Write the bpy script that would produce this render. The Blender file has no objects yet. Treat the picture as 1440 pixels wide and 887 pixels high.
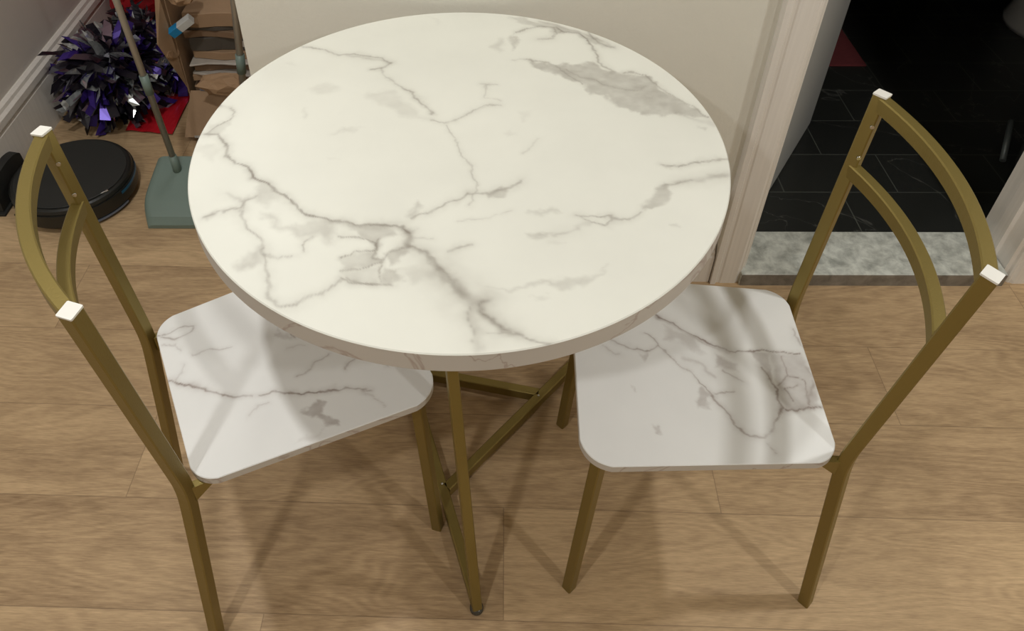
import bpy, bmesh, math, random
import numpy as np
from mathutils import Vector, Matrix
C = bpy.context.scene.collection
PI = math.pi
rnd = random.Random(7)
S = 0.965

# ------------------------------------------------------------------ materials
def new_mat(name):
    m = bpy.data.materials.new(name); m.use_nodes = True
    nt = m.node_tree; b = nt.nodes['Principled BSDF']
    return m, nt, b

def simple(name, col, rough=0.5, metal=0.0, var=0.12, scale=30.0, bump=0.0, bscale=200.0, spec=0.5):
    m, nt, b = new_mat(name)
    tc = nt.nodes.new('ShaderNodeTexCoord')
    n = nt.nodes.new('ShaderNodeTexNoise'); n.inputs['Scale'].default_value = scale; n.inputs['Detail'].default_value = 4
    nt.links.new(tc.outputs['Object'], n.inputs['Vector'])
    mx = nt.nodes.new('ShaderNodeMix'); mx.data_type = 'RGBA'
    mx.inputs[6].default_value = (*[c*(1-var) for c in col], 1); mx.inputs[7].default_value = (*[min(1, c*(1+var)) for c in col], 1)
    nt.links.new(n.outputs['Fac'], mx.inputs[0]); nt.links.new(mx.outputs[2], b.inputs['Base Color'])
    b.inputs['Roughness'].default_value = rough; b.inputs['Metallic'].default_value = metal
    b.inputs['Specular IOR Level'].default_value = spec
    if bump:
        n2 = nt.nodes.new('ShaderNodeTexNoise'); n2.inputs['Scale'].default_value = bscale; n2.inputs['Detail'].default_value = 3
        nt.links.new(tc.outputs['Object'], n2.inputs['Vector'])
        bp = nt.nodes.new('ShaderNodeBump'); bp.inputs['Strength'].default_value = bump; bp.inputs['Distance'].default_value = 0.002
        nt.links.new(n2.outputs['Fac'], bp.inputs['Height']); nt.links.new(bp.outputs[0], b.inputs['Normal'])
    return m

def srgb(r, g, b):
    f = lambda c: (c/255/12.92) if c/255 <= .04045 else ((c/255+.055)/1.055)**2.4
    return (f(r), f(g), f(b))

def marble_mat(name, base, vein, rough=0.38):
    """white laminate; the veins come from the 'vein' attribute stored on the mesh plus faint clouding"""
    m, nt, b = new_mat(name)
    at = nt.nodes.new('ShaderNodeAttribute'); at.attribute_name = 'vein'
    tc = nt.nodes.new('ShaderNodeTexCoord')
    n = nt.nodes.new('ShaderNodeTexNoise'); n.inputs['Scale'].default_value = 7; n.inputs['Detail'].default_value = 6
    nt.links.new(tc.outputs['Object'], n.inputs['Vector'])
    r = nt.nodes.new('ShaderNodeValToRGB')
    r.color_ramp.elements[0].position = .35; r.color_ramp.elements[0].color = (*base, 1)
    r.color_ramp.elements[1].position = .8; r.color_ramp.elements[1].color = (*[c*.93 for c in base], 1)
    nt.links.new(n.outputs['Fac'], r.inputs[0])
    mx = nt.nodes.new('ShaderNodeMix'); mx.data_type = 'RGBA'
    nt.links.new(at.outputs['Fac'], mx.inputs[0]); nt.links.new(r.outputs[0], mx.inputs[6]); mx.inputs[7].default_value = (*vein, 1)
    nt.links.new(mx.outputs[2], b.inputs['Base Color'])
    b.inputs['Roughness'].default_value = rough; b.inputs['Specular IOR Level'].default_value = .35
    return m

def edge_mat(name, base, vein):
    m, nt, b = new_mat(name)
    tc = nt.nodes.new('ShaderNodeTexCoord')
    n = nt.nodes.new('ShaderNodeTexNoise'); n.inputs['Scale'].default_value = 6; n.inputs['Detail'].default_value = 5; n.inputs['Distortion'].default_value = 1.5
    nt.links.new(tc.outputs['Object'], n.inputs['Vector'])
    r = nt.nodes.new('ShaderNodeValToRGB')
    e = r.color_ramp.elements
    e[0].position = .485; e[0].color = (*base, 1); e[1].position = .515; e[1].color = (*base, 1)
    k = e.new(.5); k.color = (*vein, 1)
    nt.links.new(n.outputs['Fac'], r.inputs[0]); nt.links.new(r.outputs[0], b.inputs['Base Color'])
    b.inputs['Roughness'].default_value = .5
    return m

def wood_floor_mat():
    m, nt, b = new_mat('oak_planks')
    N = nt.nodes.new; L = nt.links.new
    tc = N('ShaderNodeTexCoord'); mp = N('ShaderNodeMapping')
    mp.inputs['Rotation'].default_value = (0, 0, math.radians(1.5)); mp.inputs['Location'].default_value = (0.018, 0.044, 0)
    L(tc.outputs['Object'], mp.inputs['Vector'])
    sx = N('ShaderNodeSeparateXYZ'); L(mp.outputs[0], sx.inputs[0])
    PW, PL = 0.205, 1.16
    def math_(op, a, bb=None):
        n = N('ShaderNodeMath'); n.operation = op
        for i, q in enumerate((a, bb)):
            if q is None: continue
            if isinstance(q, (int, float)): n.inputs[i].default_value = q
            else: L(q, n.inputs[i])
        return n.outputs[0]
    row = math_('FLOOR', math_('DIVIDE', sx.outputs[1], PW))
    off = math_('MULTIPLY', math_('FRACT', math_('ADD', math_('MULTIPLY', row, -.362), 1.043)), PL)
    xx = math_('ADD', sx.outputs[0], off)
    col = math_('FLOOR', math_('DIVIDE', xx, PL))
    fy = math_('FRACT', math_('DIVIDE', sx.outputs[1], PW)); fx = math_('FRACT', math_('DIVIDE', xx, PL))
    ey = math_('MULTIPLY', math_('MINIMUM', fy, math_('SUBTRACT', 1, fy)), PW)
    ex = math_('MULTIPLY', math_('MINIMUM', fx, math_('SUBTRACT', 1, fx)), PL)
    edge = math_('MINIMUM', ex, ey)
    seam = math_('LESS_THAN', edge, 0.0009)
    pid = math_('FRACT', math_('MULTIPLY', math_('SINE', math_('ADD', math_('MULTIPLY', row, 7.31), math_('MULTIPLY', col, 3.77))), 917.3))
    # plank-local coordinates, shifted per plank
    cb = N('ShaderNodeCombineXYZ'); L(sx.outputs[0], cb.inputs[0]); L(sx.outputs[1], cb.inputs[1]); L(math_('MULTIPLY', pid, 9.0), cb.inputs[2])
    def noise(sc, vec_scale, det=4, dist=0.0, rough=.5):
        mm = N('ShaderNodeMapping'); mm.inputs['Scale'].default_value = vec_scale; L(cb.outputs[0], mm.inputs['Vector'])
        n = N('ShaderNodeTexNoise'); n.inputs['Scale'].default_value = sc; n.inputs['Detail'].default_value = det; n.inputs['Distortion'].default_value = dist; n.inputs['Roughness'].default_value = rough
        L(mm.outputs[0], n.inputs['Vector']); return n.outputs['Fac']
    big = noise(2.2, (1.2, 5.5, 1), 3, .4)
    # cathedral rings: contour lines of a stretched noise field
    rings = noise(1.0, (1.5, 7.5, 1), 2, .3)
    rg = math_('SINE', math_('MULTIPLY', rings, 130.0))
    fine = noise(1.0, (45, 520, 1), 3, 0)
    mid = noise(1.0, (13, 150, 1), 3, .2)
    f = math_('ADD', math_('MULTIPLY', math_('SUBTRACT', big, .5), .8), math_('MULTIPLY', rg, .075))
    f = math_('ADD', f, math_('MULTIPLY', math_('SUBTRACT', fine, .5), .8))
    f = math_('ADD', f, math_('MULTIPLY', math_('SUBTRACT', mid, .5), .4))
    f = math_('ADD', f, math_('MULTIPLY', math_('SUBTRACT', pid, .5), .18))
    f = math_('ADD', f, .5)
    r = N('ShaderNodeValToRGB'); e = r.color_ramp.elements
    e[0].position = 0; e[0].color = (*srgb(*FLOOR_D), 1); e[1].position = 1; e[1].color = (*srgb(*FLOOR_L), 1)
    L(f, r.inputs[0])
    mx = N('ShaderNodeMix'); mx.data_type = 'RGBA'; L(math_('MULTIPLY', seam, .38), mx.inputs[0]); L(r.outputs[0], mx.inputs[6]); mx.inputs[7].default_value = (*srgb(70, 50, 36), 1)
    L(mx.outputs[2], b.inputs['Base Color'])
    b.inputs['Roughness'].default_value = .5; b.inputs['Specular IOR Level'].default_value = .35
    bp = N('ShaderNodeBump'); bp.inputs['Strength'].default_value = .25; bp.inputs['Distance'].default_value = .001
    L(fine, bp.inputs['Height']); L(bp.outputs[0], b.inputs['Normal'])
    return m
FLOOR_D = (141, 114, 84); FLOOR_L = (219, 188, 146)

def tile_mat():
    m, nt, b = new_mat('black_marble_tile')
    N = nt.nodes.new; L = nt.links.new
    tc = N('ShaderNodeTexCoord'); mp = N('ShaderNodeMapping'); mp.inputs['Location'].default_value = (-0.862, -1.522, 0); L(tc.outputs['Object'], mp.inputs[0])
    br = N('ShaderNodeTexBrick'); br.offset = .5; br.inputs['Scale'].default_value = 1
    br.inputs['Brick Width'].default_value = .32; br.inputs['Row Height'].default_value = .17
    br.inputs['Mortar Size'].default_value = .0016; br.inputs['Mortar Smooth'].default_value = 0
    br.inputs['Color1'].default_value = (*srgb(44, 45, 42), 1); br.inputs['Color2'].default_value = (*srgb(36, 37, 35), 1); br.inputs['Mortar'].default_value = (*srgb(84, 86, 80), 1)
    L(mp.outputs[0], br.inputs['Vector'])
    n = N('ShaderNodeTexNoise'); n.inputs['Scale'].default_value = 1.7; n.inputs['Detail'].default_value = 5; n.inputs['Distortion'].default_value = 2
    L(tc.outputs['Object'], n.inputs['Vector'])
    r = N('ShaderNodeValToRGB'); e = r.color_ramp.elements
    e[0].position = .496; e[0].color = (0, 0, 0, 1); e[1].position = .504; e[1].color = (0, 0, 0, 1); k = e.new(.5); k.color = (.5, .5, .5, 1)
    L(n.outputs['Fac'], r.inputs[0])
    mx = N('ShaderNodeMix'); mx.data_type = 'RGBA'; L(r.outputs[0], mx.inputs[0]); L(br.outputs['Color'], mx.inputs[6]); mx.inputs[7].default_value = (*srgb(110, 110, 104), 1)
    L(mx.outputs[2], b.inputs['Base Color']); b.inputs['Roughness'].default_value = .35
    return m

def stone_mat(name='grey_marble_sill', lo=(158, 160, 152), hi=(222, 224, 214)):
    m, nt, b = new_mat(name)
    N = nt.nodes.new; L = nt.links.new
    tc = N('ShaderNodeTexCoord')
    n = N('ShaderNodeTexNoise'); n.inputs['Scale'].default_value = 26; n.inputs['Detail'].default_value = 8; n.inputs['Distortion'].default_value = .3; n.inputs['Roughness'].default_value = .65
    L(tc.outputs['Object'], n.inputs['Vector'])
    r = N('ShaderNodeValToRGB'); e = r.color_ramp.elements
    e[0].position = .33; e[0].color = (*srgb(*lo), 1); e[1].position = .62; e[1].color = (*srgb(*hi), 1)
    L(n.outputs['Fac'], r.inputs[0]); L(r.outputs[0], b.inputs['Base Color']); b.inputs['Roughness'].default_value = .3
    return m

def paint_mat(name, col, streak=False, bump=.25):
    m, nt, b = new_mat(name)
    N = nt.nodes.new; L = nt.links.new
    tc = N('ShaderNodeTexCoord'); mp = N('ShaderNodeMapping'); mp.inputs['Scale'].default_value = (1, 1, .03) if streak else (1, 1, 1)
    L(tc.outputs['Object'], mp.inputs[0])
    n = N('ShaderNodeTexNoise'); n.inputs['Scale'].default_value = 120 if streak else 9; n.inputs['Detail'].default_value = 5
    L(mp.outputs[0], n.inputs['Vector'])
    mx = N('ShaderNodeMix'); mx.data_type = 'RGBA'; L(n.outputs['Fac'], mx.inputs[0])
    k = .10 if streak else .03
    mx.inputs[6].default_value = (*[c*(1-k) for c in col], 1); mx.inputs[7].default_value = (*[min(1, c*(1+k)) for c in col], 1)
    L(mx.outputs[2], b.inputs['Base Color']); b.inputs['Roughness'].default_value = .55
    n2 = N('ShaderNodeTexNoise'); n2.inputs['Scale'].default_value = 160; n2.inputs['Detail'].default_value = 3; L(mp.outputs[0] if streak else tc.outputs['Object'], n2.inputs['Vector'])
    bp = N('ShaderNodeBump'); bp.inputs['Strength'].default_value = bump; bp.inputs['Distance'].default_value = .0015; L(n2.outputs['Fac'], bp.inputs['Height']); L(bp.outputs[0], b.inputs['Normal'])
    return m

M = {}
M['brass'] = simple('brushed_gold_paint', srgb(140, 123, 68), .42, .6, .05, 8, .15, 400)
M['plastic_white'] = simple('white_plastic_plug', srgb(238, 236, 228), .4, 0, .02)
M['marble'] = marble_mat('white_marble_laminate', srgb(236, 236, 226), srgb(138, 130, 120))
M['marble_seat'] = marble_mat('white_marble_seat_laminate', srgb(243, 243, 240), srgb(146, 130, 121))
M['marble_edge'] = edge_mat('marble_edge_band', srgb(206, 201, 194), srgb(182, 168, 160))
M['chrome'] = simple('chrome', srgb(200, 200, 198), .18, 1, .02)
M['rubber'] = simple('clear_grey_foot', srgb(70, 66, 58), .25, 0, .1)
M['floor'] = wood_floor_mat()
M['wall'] = paint_mat('cream_wall_paint', srgb(232, 230, 218))
M['wall_l'] = paint_mat('grey_wall_paint', srgb(214, 208, 200))
M['trim'] = paint_mat('brushed_trim_paint', srgb(233, 228, 220), True)
M['door'] = simple('semi_gloss_door_paint', srgb(236, 236, 232), .16, 0, .02, 5)
M['tile'] = tile_mat()
M['stone'] = stone_mat(); M['stone_side'] = stone_mat('darker_sill_edge', (104, 98, 90), (140, 134, 124))  # second stone: darker taupe tone for the sill's front face
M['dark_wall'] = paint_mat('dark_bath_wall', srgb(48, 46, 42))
M['black'] = simple('black_plastic', srgb(30, 31, 29), .38, 0, .08, 20)
M['black_matte'] = simple('matte_black_plastic', srgb(36, 37, 35), .6, 0, .08, 20)
M['blue_led'] = simple('blue_bumper_strip', srgb(30, 96, 130), .3, 0, .1)
M['green'] = simple('sage_green_plastic', srgb(116, 134, 126), .42, 0, .06, 6)
M['pole'] = simple('brushed_steel_pole', srgb(172, 165, 152), .38, .5, .08, 12)
M['card'] = simple('corrugated_cardboard', srgb(168, 138, 108), .85, 0, .1, 25, .2, 120)
M['card_d'] = simple('darker_cardboard', srgb(134, 108, 84), .85, 0, .12, 25)
M['kraft'] = simple('kraft_paper', srgb(166, 134, 102), .8, 0, .12, 15)
M['paper_w'] = simple('pale_printed_paper', srgb(190, 182, 172), .6, 0, .15, 40)
M['paper_p'] = simple('pink_printed_paper', srgb(176, 138, 124), .6, 0, .2, 30)
M['paper_b'] = simple('blue_printed_paper', srgb(112, 122, 140), .5, 0, .25, 35)
M['paper_g'] = simple('dark_grey_card', srgb(84, 78, 70), .7, 0, .12, 20)
M['label_blue'] = simple('bright_blue_print', srgb(28, 132, 186), .45, 0, .1, 60)
M['label_white'] = simple('white_print', srgb(206, 208, 206), .5, 0, .08, 60)
M['red'] = simple('crinkled_red_plastic', srgb(186, 28, 40), .35, 0, .15, 12)
M['mat_red'] = simple('dark_red_rug', srgb(120, 52, 54), .95, 0, .15, 60)
M['purple'] = simple('purple_foil', srgb(66, 44, 132), .28, .4, .3, 20)
M['foil_black'] = simple('black_foil', srgb(34, 30, 40), .3, .3, .3, 20)
M['silver'] = simple('silver_foil', srgb(212, 218, 220), .16, .7, .12, 20)
M['mauve'] = simple('mauve_foil', srgb(122, 100, 112), .35, .4, .2, 20)
M['porcelain'] = simple('white_porcelain', srgb(210, 208, 204), .2, 0, .02)
M['rug_grey'] = simple('grey_tube', srgb(120, 128, 128), .35, .3, .05)
M['ceiling'] = simple('ceiling_paint', srgb(225, 222, 212), .8, 0, .02)

# ------------------------------------------------------------------ mesh helpers
def obj(name, bm, mat, parent=None, loc=None, smooth=False):
    me = bpy.data.meshes.new(name)
    bmesh.ops.recalc_face_normals(bm, faces=bm.faces)
    bm.to_mesh(me); bm.free()
    for m in (mat if isinstance(mat, (list, tuple)) else [mat]): me.materials.append(m)
    if smooth:
        for p in me.polygons: p.use_smooth = True
    o = bpy.data.objects.new(name, me); C.objects.link(o)
    if parent: o.parent = parent
    if loc: o.location = loc
    return o

def thing(name, label, cat, loc=(0, 0, 0), rz=0, group=None):
    o = bpy.data.objects.new(name, None); C.objects.link(o)
    o.empty_display_size = .05; o.location = loc; o.rotation_euler = (0, 0, rz)
    o['label'] = label; o['category'] = cat
    if group: o['group'] = group
    return o

def tag(o, label, cat, group=None):
    o['label'] = label; o['category'] = cat
    if group: o['group'] = group
    return o

def struct(name, bm, mat, smooth=False):
    o = obj(name, bm, mat, smooth=smooth); o['kind'] = 'structure'; return o

def box(bm, x0, x1, y0, y1, z0, z1, mi=0):
    vs = [bm.verts.new((x, y, z)) for x in (x0, x1) for y in (y0, y1) for z in (z0, z1)]
    for f in ((0, 1, 3, 2), (4, 6, 7, 5), (0, 4, 5, 1), (2, 3, 7, 6), (0, 2, 6, 4), (1, 5, 7, 3)):
        fc = bm.faces.new([vs[i] for i in f]); fc.material_index = mi
    return vs

def bevelled_box(x0, x1, y0, y1, z0, z1, r, seg=2):
    bm = bmesh.new(); box(bm, x0, x1, y0, y1, z0, z1)
    bmesh.ops.bevel(bm, geom=list(bm.edges), offset=r, segments=seg, affect='EDGES', profile=.5)
    return bm

def tube(pts, w, h, up=(0, 0, 1), ch=.0018, bm=None, caps=True):
    """square tube w (sideways) x h (along 'up'), chamfered, mitred along pts"""
    bm = bm or bmesh.new()
    pts = [Vector(p) for p in pts]; up = Vector(up)
    a, b = w/2, h/2
    prof = [(a-ch, b), (a, b-ch), (a, -b+ch), (a-ch, -b), (-a+ch, -b), (-a, -b+ch), (-a, b-ch), (-a+ch, b)]
    rings = []
    for i, p in enumerate(pts):
        d0 = (pts[i]-pts[i-1]).normalized() if i else (pts[1]-pts[0]).normalized()
        d1 = (pts[i+1]-pts[i]).normalized() if i < len(pts)-1 else d0
        t = (d0+d1).normalized(); k = 1/max(.5, t.dot(d0))
        s = t.cross(up).normalized(); u = s.cross(t).normalized()
        # widen in the bend plane
        bend = (d1-d0); bend = bend.normalized() if bend.length > 1e-5 else None
        ring = []
        for x, y in prof:
            o = s*x+u*y
            if bend: o += bend*(o.dot(bend))*(k-1)
            ring.append(bm.verts.new(p+o))
        rings.append(ring)
    for r0, r1 in zip(rings, rings[1:]):
        for j in range(8):
            bm.faces.new((r0[j], r0[(j+1) % 8], r1[(j+1) % 8], r1[j]))
    if caps:
        bm.faces.new(rings[0][::-1]); bm.faces.new(rings[-1])
    return bm

def lathe(prof, seg=48, bm=None, centre=(0, 0, 0)):
    bm = bm or bmesh.new(); cx, cy, cz = centre
    rings = []
    for r, z in prof:
        if r < 1e-6: rings.append([bm.verts.new((cx, cy, cz+z))])
        else: rings.append([bm.verts.new((cx+r*math.cos(2*PI*i/seg), cy+r*math.sin(2*PI*i/seg), cz+z)) for i in range(seg)])
    for a, b in zip(rings, rings[1:]):
        for i in range(seg):
            j = (i+1) % seg
            if len(a) == 1 and len(b) == 1: continue
            if len(a) == 1: bm.faces.new((a[0], b[i], b[j]))
            elif len(b) == 1: bm.faces.new((a[i], a[j], b[0]))
            else: bm.faces.new((a[i], a[j], b[j], b[i]))
    return bm

def rod(p0, p1, r, seg=16, bm=None, r1=None):
    bm = bm or bmesh.new(); p0 = Vector(p0); p1 = Vector(p1); d = (p1-p0).normalized()
    s = d.cross(Vector((0, 0, 1)) if abs(d.z) < .95 else Vector((1, 0, 0))).normalized(); u = s.cross(d)
    r1 = r if r1 is None else r1
    A = [bm.verts.new(p0+(s*math.cos(2*PI*i/seg)+u*math.sin(2*PI*i/seg))*r) for i in range(seg)]
    B = [bm.verts.new(p1+(s*math.cos(2*PI*i/seg)+u*math.sin(2*PI*i/seg))*r1) for i in range(seg)]
    for i in range(seg):
        f = bm.faces.new((A[i], A[(i+1) % seg], B[(i+1) % seg], B[i])); f.smooth = True
    bm.faces.new(A[::-1]); bm.faces.new(B)
    return bm

# ------------------------------------------------------------------ marble veining (stored per vertex)
_rs = np.random.RandomState(3); _G = _rs.rand(256, 256)
def vnoise(x, y):
    xi = np.floor(x).astype(int); yi = np.floor(y).astype(int); fx = x-xi; fy = y-yi
    fx = fx*fx*(3-2*fx); fy = fy*fy*(3-2*fy)
    g = lambda a, b: _G[a % 256, b % 256]
    return (g(xi, yi)*(1-fx)+g(xi+1, yi)*fx)*(1-fy)+(g(xi, yi+1)*(1-fx)+g(xi+1, yi+1)*fx)*fy
def fbm(x, y, o=4):
    s = 0; a = .5; t = 0
    for k in range(o):
        s = s+a*vnoise(x*2**k+17*k, y*2**k+31*k); t += a; a *= .5
    return s/t
def vein_field(X, Y, data, gain=1.0):
    """X, Y metres; data in millimetres"""
    x = X*1000; y = Y*1000
    wx = x+(fbm(x/26, y/26)-.5)*15+(fbm(x/6+50, y/6)-.5)*4.0
    wy = y+(fbm(x/26+90, y/26+40)-.5)*15+(fbm(x/6, y/6+70)-.5)*4.0
    keep = np.ones_like(x)
    qx = wx+(fbm(x/16+7, y/16+2)-.5)*16; qy = wy+(fbm(x/16+3, y/16+8)-.5)*16
    mod = np.clip(.35+1.15*fbm(x/22+5, y/22+9, 3), .3, 1.15)
    tex = np.clip(.5+.8*fbm(x/18+33, y/12+3, 4), .2, 1.4)
    for kind, w, s, pts in data:
        P = np.array(pts, float)
        if kind == 'v':
            d = np.full(x.shape, 1e9)
            for a, b in zip(P[:-1], P[1:]):
                ab = b-a; L2 = max(1e-6, ab@ab)
                t = np.clip(((wx-a[0])*ab[0]+(wy-a[1])*ab[1])/L2, 0, 1)
                d = np.minimum(d, np.hypot(wx-a[0]-t*ab[0], wy-a[1]-t*ab[1]))
            v = .70*s*mod*np.exp(-(d/(w*.8))**2)+.24*s*mod*np.exp(-(d/(w*3.4))**2)
        else:
            d = np.full(x.shape, 1e9); ins = np.zeros(x.shape, bool); n = len(P)
            for i in range(n):
                a = P[i]; b = P[(i+1) % n]; ab = b-a; L2 = max(1e-6, ab@ab)
                t = np.clip(((qx-a[0])*ab[0]+(qy-a[1])*ab[1])/L2, 0, 1)
                d = np.minimum(d, np.hypot(qx-a[0]-t*ab[0], qy-a[1]-t*ab[1]))
                if a[1] != b[1]:
                    c = ((a[1] > qy) != (b[1] > qy)) & (qx < (b[0]-a[0])*(qy-a[1])/(b[1]-a[1])+a[0])
                    ins ^= c
            sd = np.where(ins, d, -d); q = np.clip((sd+w*.6)/(w*1.5), 0, 1); q = q*q*(3-2*q)
            v = .80*s*q*tex
        keep *= 1-np.clip(v*gain, 0, .97)
    return 1-keep

def patterned_slab(name, outline, z_top, thick, data, mats, parent, rings=110, gain=1.0, rb=.0012):
    """a slab with the given outline (list of xy, star-shaped about its middle); its top carries the vein attribute"""
    n = len(outline); O = np.array(outline); c = O.mean(0)
    R = np.linspace(0, 1, rings+1)[1:]**.85
    V = [(c[0], c[1], z_top)]
    inner = c+(O-c)*(1-rb/np.linalg.norm(O-c, axis=1))[:, None]
    for r in R: V += [(x, y, z_top) for x, y in c+(inner-c)*r]
    nt = len(V)
    for off, z in ((0, z_top-rb), (0, z_top-thick+rb)): V += [(x, y, z) for x, y in O]
    V += [(x, y, z_top-thick) for x, y in inner]
    F = []; mi = []
    for i in range(n): F.append((0, 1+i, 1+(i+1) % n)); mi.append(0)
    for k in range(rings-1):
        a = 1+k*n; b = a+n
        for i in range(n): j = (i+1) % n; F.append((a+i, b+i, b+j, a+j)); mi.append(0)
    a = 1+(rings-1)*n
    for lv, b in enumerate((nt, nt+n, nt+2*n)):
        for i in range(n): j = (i+1) % n; F.append((a+i, b+i, b+j, a+j)); mi.append(1 if lv else 0)
        a = b
    F.append(tuple(a+i for i in range(n))[::-1]); mi.append(1)
    me = bpy.data.meshes.new(name); me.from_pydata(V, [], F)
    for m in mats: me.materials.append(m)
    me.polygons.foreach_set('material_index', mi)
    A = np.array(V); f = vein_field(A[:, 0], A[:, 1], data, gain)
    at = me.attributes.new('vein', 'FLOAT', 'POINT'); at.data.foreach_set('value', f.astype(np.float32))
    me.update()
    o = bpy.data.objects.new(name, me); C.objects.link(o)
    if parent: o.parent = parent
    return o
DOOR_A = 56
HX, HY = -.892, 1.745
JT = .245
BX, BY = -.545, 1.675
BJ = .228
EXPO = 0.0
LCOL = (.985, .985, .97)
ALCOVE_FILL = 2.6
LAMPS = [(-.65, -.35, 8.6), (-.67, .87, 8.6), (1.27, -.45, 8.6), (1.25, .75, 8.6)]
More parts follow.
